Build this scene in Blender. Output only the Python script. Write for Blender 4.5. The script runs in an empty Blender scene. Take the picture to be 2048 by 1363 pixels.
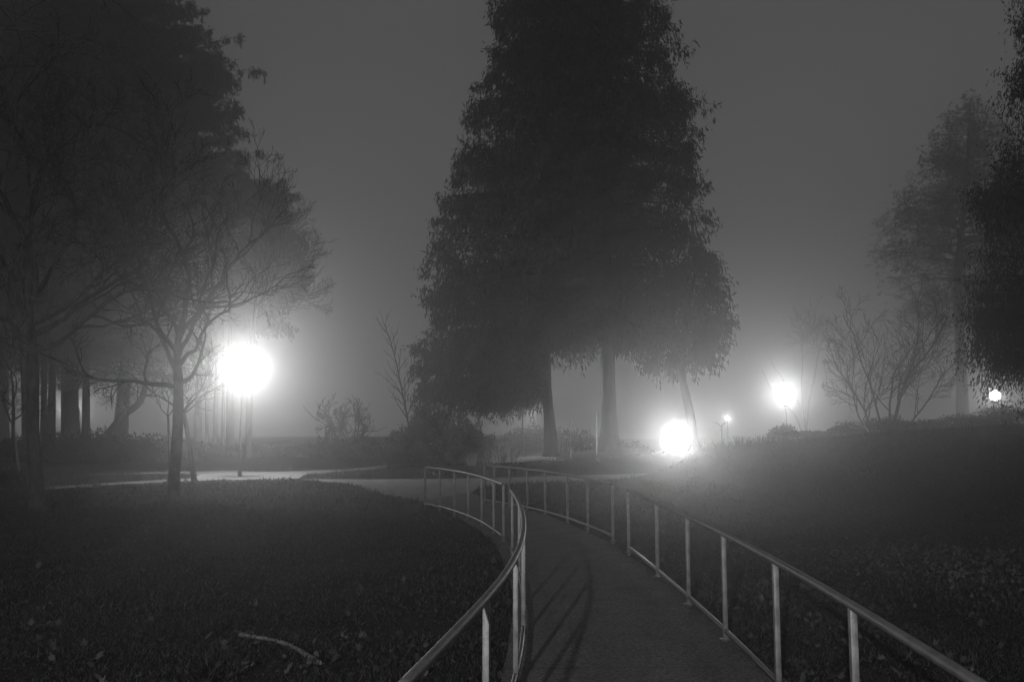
import bpy, math, random
import numpy as np
from mathutils import Vector

random.seed(7)
RNG = np.random.default_rng(7)
S = bpy.context.scene
COL = S.collection

# ------------------------------------------------------------------ camera
EYE = 1.8
FPX = 1735.0                       # focal length in pixels of a 2048 wide frame
TILT = math.atan(171.5 / FPX)
cam_data = bpy.data.cameras.new("camera")
cam_data.sensor_width = 36.0
cam_data.lens = 36.0 * FPX / 2048.0
cam_data.clip_start = 0.05
cam_data.clip_end = 1000.0
cam = bpy.data.objects.new("camera", cam_data)
cam.location = (0, 0, EYE)
cam.rotation_euler = (math.pi / 2 + TILT, 0, 0)
COL.objects.link(cam)
S.camera = cam

# ------------------------------------------------------------------ world: foggy night sky lit by the town
W = bpy.data.worlds.new("World")
S.world = W
W.use_nodes = True
wn, wl = W.node_tree.nodes, W.node_tree.links
for n in list(wn):
    wn.remove(n)
wo = wn.new("ShaderNodeOutputWorld")
wb = wn.new("ShaderNodeBackground")
wb.inputs["Color"].default_value = (0.5, 0.5, 0.5, 1)
wb.inputs["Strength"].default_value = 0.19
wt = wn.new("ShaderNodeTexCoord")
ws = wn.new("ShaderNodeSeparateXYZ")
wr = wn.new("ShaderNodeValToRGB")          # low cloud lit by the town, a little paler towards the horizon
wr.color_ramp.elements[0].position = 0.0
wr.color_ramp.elements[0].color = (1.0, 1.0, 1.0, 1)
wr.color_ramp.elements[1].position = 0.42
wr.color_ramp.elements[1].color = (0.50, 0.50, 0.50, 1)
wl.new(wt.outputs["Generated"], ws.inputs[0])
wl.new(ws.outputs["Z"], wr.inputs[0])
wl.new(wr.outputs[0], wb.inputs["Color"])
wl.new(wb.outputs[0], wo.inputs[0])

S.view_settings.view_transform = 'Standard'
S.view_settings.look = 'None'
S.view_settings.exposure = 0.0
S.view_settings.gamma = 1.0
S.render.engine = 'CYCLES'
cy = S.cycles
cy.use_denoising = True
try:
    cy.denoiser = 'OPENIMAGEDENOISE'
except Exception:
    pass
cy.max_bounces = 4
cy.diffuse_bounces = 1
cy.glossy_bounces = 2
cy.transmission_bounces = 2
cy.transparent_max_bounces = 8
cy.volume_bounces = 0
cy.sample_clamp_indirect = 1.0
cy.use_light_tree = True

FOG = 0.0092
FOG_G = 0.87
LAMP = 1200.0


# ------------------------------------------------------------------ pixel -> place helpers (only used to survey positions)
CT, ST = math.cos(TILT), math.sin(TILT)


def ray(px, py):
    u, v = px - 1024.0, 681.5 - py
    return np.array([u, FPX * CT - v * ST, FPX * ST + v * CT])


def at(px, py, D):                 # the point seen at (px,py) at depth y = D
    d = ray(px, py)
    return np.array([0, 0, EYE]) + d * (D / d[1])


def onz(px, py, z=0.0):
    d = ray(px, py)
    return np.array([0, 0, EYE]) + d * ((z - EYE) / d[2])


def smooth(a, b, x):
    t = np.clip((x - a) / (b - a), 0, 1)
    return t * t * (3 - 2 * t)


# ------------------------------------------------------------------ materials (a black and white night: greys)
def mat(name, c1, c2=None, scale=8.0, rough=0.8, metal=0.0, bump=0.0, spec=0.3, detail=6.0, bscale=None, trans=0.0, stretch=None, rr=None):
    m = bpy.data.materials.new(name)
    m.use_nodes = True
    nt = m.node_tree
    b = nt.nodes["Principled BSDF"]
    b.inputs["Roughness"].default_value = rough
    b.inputs["Metallic"].default_value = metal
    b.inputs["Specular IOR Level"].default_value = spec
    tc = nt.nodes.new("ShaderNodeTexCoord")
    mp = nt.nodes.new("ShaderNodeMapping")
    nt.links.new(tc.outputs["Object"], mp.inputs["Vector"])
    if stretch:
        mp.inputs["Scale"].default_value = stretch
    if c2 is None:
        c2 = c1
    nz = nt.nodes.new("ShaderNodeTexNoise")
    nz.inputs["Scale"].default_value = scale
    nz.inputs["Detail"].default_value = detail
    nt.links.new(mp.outputs[0], nz.inputs["Vector"])
    rp = nt.nodes.new("ShaderNodeValToRGB")
    rp.color_ramp.elements[0].position = 0.32
    rp.color_ramp.elements[1].position = 0.68
    rp.color_ramp.elements[0].color = (c1, c1, c1, 1)
    rp.color_ramp.elements[1].color = (c2, c2, c2, 1)
    nt.links.new(nz.outputs["Fac"], rp.inputs[0])
    nt.links.new(rp.outputs[0], b.inputs["Base Color"])
    if rr:
        mr = nt.nodes.new("ShaderNodeMapRange")
        mr.inputs["To Min"].default_value = rr[0]
        mr.inputs["To Max"].default_value = rr[1]
        nt.links.new(nz.outputs["Fac"], mr.inputs["Value"])
        nt.links.new(mr.outputs[0], b.inputs["Roughness"])
    if bump:
        n2 = nt.nodes.new("ShaderNodeTexNoise")
        n2.inputs["Scale"].default_value = bscale or scale * 4
        n2.inputs["Detail"].default_value = 8
        nt.links.new(mp.outputs[0], n2.inputs["Vector"])
        bp = nt.nodes.new("ShaderNodeBump")
        bp.inputs["Strength"].default_value = bump
        bp.inputs["Distance"].default_value = 0.05
        nt.links.new(n2.outputs["Fac"], bp.inputs["Height"])
        nt.links.new(bp.outputs[0], b.inputs["Normal"])
    if trans:
        tr = nt.nodes.new("ShaderNodeBsdfTranslucent")
        nt.links.new(rp.outputs[0], tr.inputs["Color"])
        mx = nt.nodes.new("ShaderNodeMixShader")
        mx.inputs[0].default_value = trans
        nt.links.new(b.outputs[0], mx.inputs[1])
        nt.links.new(tr.outputs[0], mx.inputs[2])
        nt.links.new(mx.outputs[0], nt.nodes["Material Output"].inputs["Surface"])
    return m


M = {}
M['lawn'] = mat('lawn_soil', 0.004, 0.024, 16.0, 0.95, bump=0.6, bscale=30, spec=0.1)
M['grass'] = mat('grass_blades', 0.003, 0.085, 24.0, 0.9, spec=0.03, trans=0.3, detail=2.0)
M['wild'] = mat('rough_grass', 0.03, 0.07, 2.0, 0.8, spec=0.2, trans=0.3)
M['litter'] = mat('dead_leaves', 0.015, 0.075, 3.0, 0.8, spec=0.3)
M['pale_litter'] = mat('pale_leaves', 0.03, 0.11, 6.0, 0.7, spec=0.4)
M['bark'] = mat('bark', 0.015, 0.07, 9.0, 0.9, bump=0.9, bscale=26, spec=0.2, stretch=(1, 1, 0.55))
M['bark_dark'] = mat('bark_dark', 0.015, 0.05, 5.0, 0.9, bump=0.9, bscale=14, spec=0.15, stretch=(1, 1, 0.2))
M['bark_pale'] = mat('bark_pale', 0.12, 0.26, 3.0, 0.8, bump=0.4, bscale=12, spec=0.2, stretch=(1, 1, 0.3))
M['twig'] = mat('twig', 0.012, 0.03, 5.0, 0.8, spec=0.3)
M['cedar'] = mat('cedar_foliage', 0.025, 0.065, 0.8, 0.6, spec=0.35, trans=0.25)
M['fir'] = mat('fir_foliage', 0.018, 0.045, 0.6, 0.7, spec=0.3, trans=0.2)
M['leaf'] = mat('glossy_leaf', 0.05, 0.10, 2.0, 0.32, spec=0.6, trans=0.25)
M['iris'] = mat('strap_leaf', 0.2, 0.4, 2.0, 0.4, spec=0.5, trans=0.3)
M['steel'] = mat('galvanised_steel', 0.12, 0.25, 14.0, 0.5, metal=0.35, spec=0.5, bump=0.12, bscale=90, rr=(0.33, 0.62))
M['rail'] = mat('rail_paint', 0.08, 0.15, 10.0, 0.5, metal=0.2, spec=0.4, bump=0.06, bscale=60, rr=(0.42, 0.62))
M['bar'] = mat('bar_paint', 0.018, 0.04, 10.0, 0.5, metal=0.15, spec=0.4, rr=(0.35, 0.55))
M['lamp_post'] = mat('lamp_post_paint', 0.06, 0.09, 12.0, 0.5, metal=0.3, spec=0.5)
M['lichen_bark'] = mat('lichen_bark', 0.06, 0.17, 20.0, 0.8, bump=0.4, bscale=40)
M['stake'] = mat('stake_wood', 0.22, 0.34, 6.0, 0.7, spec=0.2)
M['stone'] = mat('pale_stone', 0.4, 0.6, 6.0, 0.7, bump=0.4, bscale=30)
M['sign'] = mat('sign_white', 0.35, 0.5, 5.0, 0.5)


def path_material(name, c1, c2, joints):
    m = mat(name, c1, c2, 2.2, 0.95, bump=0.35, bscale=120, spec=0.04)
    nt = m.node_tree
    b = nt.nodes["Principled BSDF"]
    src = b.inputs["Base Color"].links[0].from_socket
    tc = nt.nodes.new("ShaderNodeTexCoord")
    n3 = nt.nodes.new("ShaderNodeTexNoise")
    n3.inputs["Scale"].default_value = 42
    n3.inputs["Detail"].default_value = 3
    nt.links.new(tc.outputs["Object"], n3.inputs["Vector"])
    r3 = nt.nodes.new("ShaderNodeMapRange")
    r3.inputs["From Min"].default_value = 0.3
    r3.inputs["From Max"].default_value = 0.7
    r3.inputs["To Min"].default_value = 0.45
    r3.inputs["To Max"].default_value = 1.65
    nt.links.new(n3.outputs["Fac"], r3.inputs["Value"])
    mul = nt.nodes.new("ShaderNodeMixRGB")
    mul.blend_type = 'MULTIPLY'
    mul.inputs[0].default_value = 1
    nt.links.new(src, mul.inputs[1])
    nt.links.new(r3.outputs[0], mul.inputs[2])
    nt.links.new(mul.outputs[0], b.inputs["Base Color"])
    return m


M['ramp'] = path_material('ramp_concrete', 0.088, 0.115, True)
M['path'] = path_material('path_gravel', 0.12, 0.19, False)
M['joint'] = mat('joint', 0.03, 0.05, 9.0, 0.9)


# ------------------------------------------------------------------ mesh helpers
def link(o, parent=None):
    COL.objects.link(o)
    if parent is not None:
        o.parent = parent
    return o


def mesh_obj(name, V, F, m, parent=None, smooth_shade=True):
    """V (n,3); F: list of (k,3|4) int arrays or lists."""
    V = np.asarray(V, dtype=np.float32)
    if not isinstance(F, list):
        F = [F]
    loops, starts, pos = [], [], 0
    for f in F:
        f = np.asarray(f, dtype=np.int32)
        if f.size == 0:
            continue
        k = f.shape[1]
        loops.append(f.ravel())
        starts.append(pos + np.arange(len(f)) * k)
        pos += f.size
    loops = np.concatenate(loops)
    starts = np.concatenate(starts)
    me = bpy.data.meshes.new(name)
    me.vertices.add(len(V))
    me.vertices.foreach_set("co", V.ravel())
    me.loops.add(len(loops))
    me.loops.foreach_set("vertex_index", loops.astype(np.int32))
    me.polygons.add(len(starts))
    me.polygons.foreach_set("loop_start", starts.astype(np.int32))
    me.update(calc_edges=True)
    if smooth_shade:
        me.polygons.foreach_set("use_smooth", np.ones(len(starts), dtype=bool))
    me.materials.append(m)
    o = bpy.data.objects.new(name, me)
    return link(o, parent)


def thing(name, label, cat, loc=(0, 0, 0), group=None):
    o = bpy.data.objects.new(name, None)
    o.empty_display_size = 0.2
    o.location = tuple(float(c) for c in loc)
    COL.objects.link(o)
    tag(o, label, cat, group)
    return o


def tag(o, label, cat, group=None, kind=None):
    if label:
        o["label"] = label
    if cat:
        o["category"] = cat
    if group:
        o["group"] = group
    if kind:
        o["kind"] = kind
    return o


class Tubes:
    """collects swept tubes"""
    def __init__(s):
        s.V, s.Q, s.T, s.n = [], [], [], 0

    def add(s, pts, rad, sides=6, cap=True, lumps=0.0):
        P = np.asarray(pts, dtype=float)
        R = np.asarray(rad, dtype=float)
        k = len(P)
        T = np.empty_like(P)
        T[1:-1] = P[2:] - P[:-2]
        T[0] = P[1] - P[0]
        T[-1] = P[-1] - P[-2]
        T /= np.linalg.norm(T, axis=1)[:, None] + 1e-9
        mean = T.mean(0)
        ref = np.eye(3)[int(np.argmin(np.abs(mean)))]
        A = np.cross(T, ref)
        A /= np.linalg.norm(A, axis=1)[:, None] + 1e-9
        B = np.cross(T, A)
        th = np.arange(sides) * 2 * math.pi / sides
        rr = R[:, None] * (1 + lumps * (RNG.random((k, sides)) - 0.5))
        ring = P[:, None, :] + rr[:, :, None] * (np.cos(th)[None, :, None] * A[:, None, :] + np.sin(th)[None, :, None] * B[:, None, :])
        s.V.append(ring.reshape(-1, 3))
        i = np.arange(k - 1)[:, None] * sides + np.arange(sides)[None, :]
        j = np.arange(k - 1)[:, None] * sides + (np.arange(sides)[None, :] + 1) % sides
        q = np.stack([i, i + sides, j + sides, j], axis=-1).reshape(-1, 4) + s.n
        s.Q.append(q)
        s.n += k * sides
        if cap and sides > 3:
            for base, c in ((0, P[0]), ((k - 1) * sides, P[-1])):
                s.V.append(c[None, :])
                a = np.arange(sides)
                t = np.stack([a + base, (a + 1) % sides + base, np.full(sides, 0)], -1) + (s.n - k * sides if False else 0)
                st = s.n
                t[:, :2] += st - k * sides - (0 if base == 0 else 1)
                t[:, 2] = st
                s.T.append(t)
                s.n += 1

    def box(s, c, sx, sy, sz, rz=0.0):
        v = np.array([[x, y, z] for z in (-.5, .5) for x, y in ((-.5, -.5), (.5, -.5), (.5, .5), (-.5, .5))]) * [sx, sy, sz]
        ca, sa = math.cos(rz), math.sin(rz)
        v = np.stack([v[:, 0] * ca - v[:, 1] * sa, v[:, 0] * sa + v[:, 1] * ca, v[:, 2]], -1) + np.asarray(c)
        s.V.append(v)
        s.Q.append(np.array([[0, 3, 2, 1], [4, 5, 6, 7], [0, 1, 5, 4], [1, 2, 6, 5], [2, 3, 7, 6], [3, 0, 4, 7]]) + s.n)
        s.n += 8

    def faces(s):
        return np.concatenate(s.V), np.concatenate(s.Q + ([np.hstack([t, t[:, :1]])[:, :4] for t in []] or []))

    def build(s, name, m, parent=None, origin=(0, 0, 0), smooth_shade=True):
        V = np.concatenate(s.V) - np.asarray(origin)
        F = [np.concatenate(s.Q)]
        if s.T:
            F.append(np.concatenate(s.T))
        return mesh_obj(name, V, F, m, parent, smooth_shade)


def blades(base, tip, width, wdir=None, mid=0.5, bend=0.0):
    """narrow diamond leaves from base to tip: returns V, quads"""
    n = len(base)
    ax = tip - base
    if wdir is None:
        wdir = RNG.normal(size=(n, 3))
    side = np.cross(ax, wdir)
    side /= np.linalg.norm(side, axis=1)[:, None] + 1e-9
    c = base + ax * mid
    if bend:
        c[:, 2] += bend * np.linalg.norm(ax, axis=1)
    w = np.asarray(width).reshape(-1, 1) * 0.5
    V = np.stack([base, c + side * w, tip, c - side * w], 1).reshape(-1, 3)
    F = (np.arange(n)[:, None] * 4 + np.arange(4)[None, :])
    return V, F


def vnoise(x, y, seed=0):
    """smooth value noise"""
    x = np.asarray(x, float); y = np.asarray(y, float)
    xi, yi = np.floor(x).astype(int), np.floor(y).astype(int)
    xf, yf = x - xi, y - yi
    u, v = xf * xf * (3 - 2 * xf), yf * yf * (3 - 2 * yf)

    def h(a, b):
        n = (a * 374761393 + b * 668265263 + seed * 974711) & 0x7fffffff
        n = ((n ^ (n >> 13)) * 1274126177) & 0x7fffffff
        return ((n ^ (n >> 16)) & 0xffff) / 65535.0
    return (h(xi, yi) * (1 - u) + h(xi + 1, yi) * u) * (1 - v) + (h(xi, yi + 1) * (1 - u) + h(xi + 1, yi + 1) * u) * v


def with_leaves(name, tubes, V, F, m_wood, m_leaf, parent, origin=(0, 0, 0)):
    """leaves and the twigs that carry them as one crown mesh with two materials"""
    tv, tq = np.concatenate(tubes.V) - np.asarray(origin), np.concatenate(tubes.Q)
    o = mesh_obj(name, np.vstack([tv, V]), [tq, F + len(tv)], m_wood, parent, smooth_shade=False)
    o.data.materials.append(m_leaf)
    mi = np.ones(len(tq) + len(F), dtype=np.int32)
    mi[:len(tq)] = 0
    o.data.polygons.foreach_set("material_index", mi)
    return o


# ------------------------------------------------------------------ paths (surveyed outlines on the level ground)
def gp(L):
    return np.array([onz(a, b, 0.0)[:2] for a, b in L])


def dense(P, n=6):
    """Catmull-Rom through points"""
    P = np.asarray(P, float)
    Q = np.vstack([2 * P[0] - P[1], P, 2 * P[-1] - P[-2]])
    out = []
    for i in range(1, len(Q) - 2):
        for t in np.arange(n) / n:
            a, b, c, d = Q[i - 1], Q[i], Q[i + 1], Q[i + 2]
            out.append(0.5 * ((2 * b) + (c - a) * t + (2 * a - 5 * b + 4 * c - d) * t * t + (3 * b - a - 3 * c + d) * t ** 3))
    out.append(P[-1])
    return np.array(out)


left_edge = np.vstack([[[-0.75, -3.0], [-0.62, 0.0], [-0.45, 2.5]],
                       gp([(968, 1500), (1003, 1363), (1021, 1266), (1024, 1180), (1002, 1114), (984, 1082), (958, 1060), (925, 1038), (885, 1018), (840, 1003)])])
right_edge = np.vstack([[[1.72, -3.0], [1.78, 0.0], [1.88, 2.5], [1.93, 4.2]],
                        gp([(1568, 1363), (1453, 1273), (1378, 1204), (1314, 1150), (1258, 1116), (1222, 1090), (1172, 1066), (1128, 1046), (1086, 1030), (1046, 1017), (1008, 1007), (970, 998), (941, 986)])])
ramp_poly = np.vstack([dense(left_edge), dense(right_edge)[::-1]])
cross_poly = np.vstack([
    gp([(596, 958), (630, 962), (690, 966), (720, 973), (760, 986), (840, 1003)]),
    gp([(941, 986), (955, 976), (1017, 968), (1064, 965), (1193, 960), (1340, 951)]),
    gp([(1335, 946), (1193, 949), (1017, 955), (900, 957.5), (731, 958.5)])])
upper_poly = np.vstack([
    gp([(-80, 995), (87, 981), (224, 970), (337, 965), (430, 961), (560, 959), (596, 957.5)]),
    gp([(608, 951), (658, 946), (720, 942.5), (790, 933), (850, 928), (930, 925)]),
    gp([(930, 921), (848, 923), (790, 927), (702, 938), (600, 942), (511, 944), (470, 940.5), (337, 944), (174, 948),
        (176, 949), (300, 947.5), (400, 949), (380, 957), (224, 966), (87, 976), (-80, 989)])])


def inside(poly, x, y):
    c = np.zeros(x.shape, bool)
    n = len(poly)
    for i in range(n):
        x1, y1 = poly[i]
        x2, y2 = poly[(i + 1) % n]
        if y1 == y2:
            continue
        c ^= ((y1 > y) != (y2 > y)) & (x < (x2 - x1) * (y - y1) / (y2 - y1) + x1)
    return c


def pdist(poly, x, y):
    d = np.full(x.shape, 1e9)
    n = len(poly)
    for i in range(n):
        a, b = poly[i], poly[(i + 1) % n]
        ab = b - a
        t = np.clip(((x - a[0]) * ab[0] + (y - a[1]) * ab[1]) / (ab @ ab + 1e-12), 0, 1)
        d = np.minimum(d, np.hypot(x - a[0] - t * ab[0], y - a[1] - t * ab[1]))
    return d


POLYS = [ramp_poly, cross_poly, upper_poly]


def path_sd(x, y):
    """signed distance to the paths, negative inside (only evaluated nearby)"""
    x = np.asarray(x, float); y = np.asarray(y, float)
    out = np.full(x.shape, 3.0)
    m = (y < 52) & (np.abs(x) < 40) & (y > -6)
    if m.any():
        xs, ys = x[m], y[m]
        d = np.full(xs.shape, 1e9)
        ins = np.zeros(xs.shape, bool)
        for p in POLYS:
            d = np.minimum(d, pdist(p, xs, ys))
            ins |= inside(p, xs, ys)
        out[m] = np.where(ins, -d, d)
    return out


def crest_h(x):
    """height of the bank's crest, where it stands 35 m out"""
    return np.interp(x, [-60, -8, -2, 2.5, 5.5, 7.5, 11, 14, 20.5, 40], [0.0, 0.0, 0.15, 0.45, 0.66, 0.82, 1.25, 1.48, 1.86, 2.6])


def H(x, y, sd=None):
    x = np.asarray(x, float); y = np.asarray(y, float)
    y0 = np.interp(x, [-8, 3.0, 6.0, 9, 14, 22], [33, 31.0, 28.0, 15.0, 6.0, 2.0])
    rise = crest_h(x) * smooth(0, 1, (y - y0) / np.maximum(35.0 - y0, 1)) ** 0.9
    back = smooth(35.6, 44.0, y) * smooth(5.0, 8.0, x)
    z = rise - back * (crest_h(x) + np.interp(x, [5, 12, 20, 40], [2.7, 1.3, 0.4, 0.0]))
    und = 0.16 * (vnoise(x * 0.16 + 9, y * 0.16, 1) - 0.45) + 0.05 * (vnoise(x * 0.7, y * 0.7, 2) - 0.5)
    if sd is None:
        sd = path_sd(x, y)
    w = smooth(0.0, 1.6, sd)
    mound = 0.22 * smooth(-1.0, -6.0, x) * smooth(8, 17, y) * (1 - smooth(20, 29, y))
    z = z * smooth(-0.2, 0.6, sd) + (und + mound) * w
    return z + np.where(sd < 0.0, -0.05, -0.012) + 0.03 * smooth(0, 0.25, sd)


def Hs(x, y):
    return float(H(np.array([x]), np.array([y]))[0])


# ------------------------------------------------------------------ ground
def axis(parts):
    out = []
    for a, b, st in parts:
        out.append(np.arange(a, b, st))
    return np.concatenate(out)


gx = axis([(-150, -40, 5.0), (-40, -14, 0.8), (-14, 14, 0.22), (14, 40, 0.6), (40, 151, 5.0)])
gy = axis([(-36, -6, 3.0), (-6, 50, 0.22), (50, 70, 1.0), (70, 166, 6.0)])
GX, GY = np.meshgrid(gx, gy)
SD = path_sd(GX, GY)
GZ = H(GX, GY, SD)
nx, ny = len(gx), len(gy)
idx = (np.arange(ny - 1)[:, None] * nx + np.arange(nx - 1)[None, :]).ravel()
ground = mesh_obj("ground", np.stack([GX, GY, GZ], -1).reshape(-1, 3), np.stack([idx, idx + 1, idx + nx + 1, idx + nx], -1), M['lawn'])
tag(ground, None, None, kind="structure")


def sheet(name, poly, z, m, thick=0.06):
    import bmesh
    bm = bmesh.new()
    vs = [bm.verts.new((float(p[0]), float(p[1]), z)) for p in poly]
    f = bm.faces.new(vs)
    r = bmesh.ops.extrude_face_region(bm, geom=[f])
    for v in [g for g in r['geom'] if isinstance(g, bmesh.types.BMVert)]:
        v.co.z -= thick
    bmesh.ops.recalc_face_normals(bm, faces=bm.faces)
    bmesh.ops.triangulate(bm, faces=bm.faces)
    me = bpy.data.meshes.new(name)
    bm.to_mesh(me)
    bm.free()
    me.materials.append(m)
    o = link(bpy.data.objects.new(name, me))
    tag(o, None, None, kind="structure")
    return o


ramp = sheet("ramp_path", ramp_poly, 0.030, M['ramp'], 0.10)
sheet("cross_path", cross_poly, 0.012, M['path'])
sheet("upper_path", upper_poly, 0.018, M['path'])
# saw-cut joints across the ramp
le, re_ = dense(left_edge), dense(right_edge)
for yj in (0.4, 3.5, 6.62, 9.8, 13.0, 16.2):
    a = le[np.argmin(np.abs(le[:, 1] - yj))]
    b = re_[np.argmin(np.abs(re_[:, 1] - yj + 0.05))]
    tb = Tubes()
    ln = np.linspace(0.02, 0.98, 14)
    pts = [np.array([a[0] + (b[0] - a[0]) * t, a[1] + (b[1] - a[1]) * t + random.uniform(-.006, .006), 0.0296]) for t in ln]
    V, Q = [], []
    for i, p in enumerate(pts):
        w = random.uniform(0.004, 0.009)
        V += [p + [0, -w, 0.004], p + [0, w, 0.004]]
    Q = [[2 * i, 2 * i + 2, 2 * i + 3, 2 * i + 1] for i in range(len(pts) - 1)]
    j = mesh_obj("joint_line", np.array(V), np.array(Q), M['joint'])
    tag(j, None, None, kind="structure")

# ------------------------------------------------------------------ railings
RAIL_H = 0.93


def railing(label, top_px, extra_pre, extra_post, post_px, extra_posts=()):
    pts = [onz(a, b, RAIL_H + 0.0)[:2] for a, b in top_px]
    P = np.array(list(extra_pre) + pts + list(extra_post))
    # light smoothing of the surveyed points
    for _ in range(2):
        Q = P.copy()
        Q[1:-1] = 0.25 * P[:-2] + 0.5 * P[1:-1] + 0.25 * P[2:]
        P = Q
    C = dense(P, 8)
    o = P[0]
    root = thing("handrail", label, "handrail", (o[0], o[1], 0.0), "steel handrails along the curved ramp")
    t = Tubes()
    z = np.full((len(C), 1), RAIL_H - 0.024)
    t.add(np.hstack([C, z]), np.full(len(C), 0.024), 14)
    t.build("top_rail", M['rail'], root, (o[0], o[1], 0.0))
    # which curve points carry a post
    def proj(c):
        q = np.array([c[0], c[1], RAIL_H - EYE])
        return 1024 + FPX * q[0] / (q[1] * CT + q[2] * ST)
    pc = [(min(range(len(C)), key=lambda i: abs(proj(C[i]) - px) + (0 if lo < C[i][1] < hi else 9999))) for px, lo, hi in post_px]
    centres = [C[i] for i in pc] + [C[np.argmin(np.abs(C[:, 1] - y))] for y in extra_posts]
    # bottom bar
    t = Tubes()
    zb = 0.115
    N = len(C)
    d = np.gradient(C, axis=0)
    d /= np.linalg.norm(d, axis=1)[:, None]
    nrm = np.stack([-d[:, 1], d[:, 0]], -1)
    V = []
    for i in range(N):
        for sx, sz in ((-.016, -.014), (.016, -.014), (.016, .014), (-.016, .014)):
            V.append([C[i][0] + nrm[i][0] * sx - o[0], C[i][1] + nrm[i][1] * sx - o[1], zb + sz])
    Q = []
    for i in range(N - 1):
        for k in range(4):
            Q.append([i * 4 + k, i * 4 + (k + 1) % 4, (i + 1) * 4 + (k + 1) % 4, (i + 1) * 4 + k])
    Q.append([0, 3, 2, 1]); Q.append([(N - 1) * 4 + k for k in range(4)])
    mesh_obj("bottom_rail", np.array(V), np.array(Q), M['bar'], root, False)
    for c in centres:
        i = int(np.argmin(np.hypot(C[:, 0] - c[0], C[:, 1] - c[1])))
        a = math.atan2(d[i][1], d[i][0])
        t = Tubes()
        t.box((c[0] - o[0], c[1] - o[1], (RAIL_H - 0.035 - 0.02) / 2 + 0.0), 0.040, 0.036, RAIL_H - 0.035 + 0.02, a)
        p = t.build("post", M['steel'], root, smooth_shade=False)
        bv = p.modifiers.new("edge", 'BEVEL'); bv.width = 0.003; bv.segments = 2
        t = Tubes()
        t.box((c[0] - o[0], c[1] - o[1], 0.037), 0.11, 0.075, 0.010, a)
        for s1, s2 in ((-.04, 0.024), (.04, .024), (-.04, -.024), (.04, -.024)):
            ca, sa = math.cos(a), math.sin(a)
            t.box((c[0] - o[0] + s1 * ca - s2 * sa, c[1] - o[1] + s1 * sa + s2 * ca, 0.046), 0.012, 0.012, 0.008, a)
        t.build("base_plate", M['lamp_post'], p, smooth_shade=False)
    return root


railing("near left handrail with a rounded free end, bending beside the ramp",
        [(803, 1360), (850, 1314), (900, 1262), (935, 1226), (970, 1190), (1004, 1152), (1030, 1116), (1044, 1084), (1050, 1055), (1049, 1030), (1043, 1008), (1034, 990), (1022, 976)],
        [], [],
        [(812, 0, 4), (974, 0, 6), (1031, 0, 6.6), (1047, 6.2, 7.6), (1046, 8.6, 10), (1038, 10.2, 11.6), (1024, 11.8, 99)])
railing("far left handrail curving away to the lit path",
        [(1007, 965.5), (990, 958.5), (970, 951.5), (945, 944.8), (918, 940), (895, 936.6), (872, 933.8), (851, 932)],
        [], [], [(1006, 0, 99), (988, 0, 99), (964, 0, 99), (938, 0, 99), (910, 0, 99), (881, 0, 99), (851, 0, 99)])
railing("long near right handrail beside the dark grass slope",
        [(1970, 1363), (1840, 1281), (1700, 1196), (1620, 1151), (1548, 1112), (1500, 1087), (1447, 1060), (1375, 1025), (1310, 998), (1256, 976)],
        [(1.50, 0.9), (1.55, 1.8)], [],
        [(1698, 0, 99), (1547, 0, 99), (1448, 0, 99), (1375, 0, 99), (1312, 0, 99), (1256, 0, 99)], (1.0, 2.8))
railing("far right handrail curving left behind the ramp",
        [(1225, 965), (1200, 959), (1176, 953.5), (1133, 945.5), (1092, 939.5), (1053, 935), (1010, 930.5), (970, 928)],
        [], [], [(1225, 0, 99), (1176, 0, 99), (1133, 0, 99), (1092, 0, 99), (1053, 0, 99), (1020, 0, 99), (991, 0, 99), (970, 0, 99)])


# ------------------------------------------------------------------ lamps
def glow_mat(name, strength):
    m = bpy.data.materials.new(name)
    m.use_nodes = True
    nt = m.node_tree
    for n in list(nt.nodes):
        nt.nodes.remove(n)
    out = nt.nodes.new("ShaderNodeOutputMaterial")
    e = nt.nodes.new("ShaderNodeEmission")
    e.inputs["Strength"].default_value = strength
    e.inputs["Color"].default_value = (1, 1, 1, 1)
    t = nt.nodes.new("ShaderNodeBsdfTransparent")
    a = nt.nodes.new("ShaderNodeAddShader")
    nt.links.new(e.outputs[0], a.inputs[0])
    nt.links.new(t.outputs[0], a.inputs[1])
    nt.links.new(a.outputs[0], out.inputs["Surface"])
    m.cycles.emission_sampling = 'NONE'
    return m


M['globe'] = glow_mat('lit_globe', 6.0)


def lathe(profile, n=24):
    V, Q = [], []
    for r, z in profile:
        for k in range(n):
            a = 2 * math.pi * k / n
            V.append([r * math.cos(a), r * math.sin(a), z])
    for i in range(len(profile) - 1):
        for k in range(n):
            Q.append([i * n + k, i * n + (k + 1) % n, (i + 1) * n + (k + 1) % n, (i + 1) * n + k])
    return np.array(V), np.array(Q)


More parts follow.
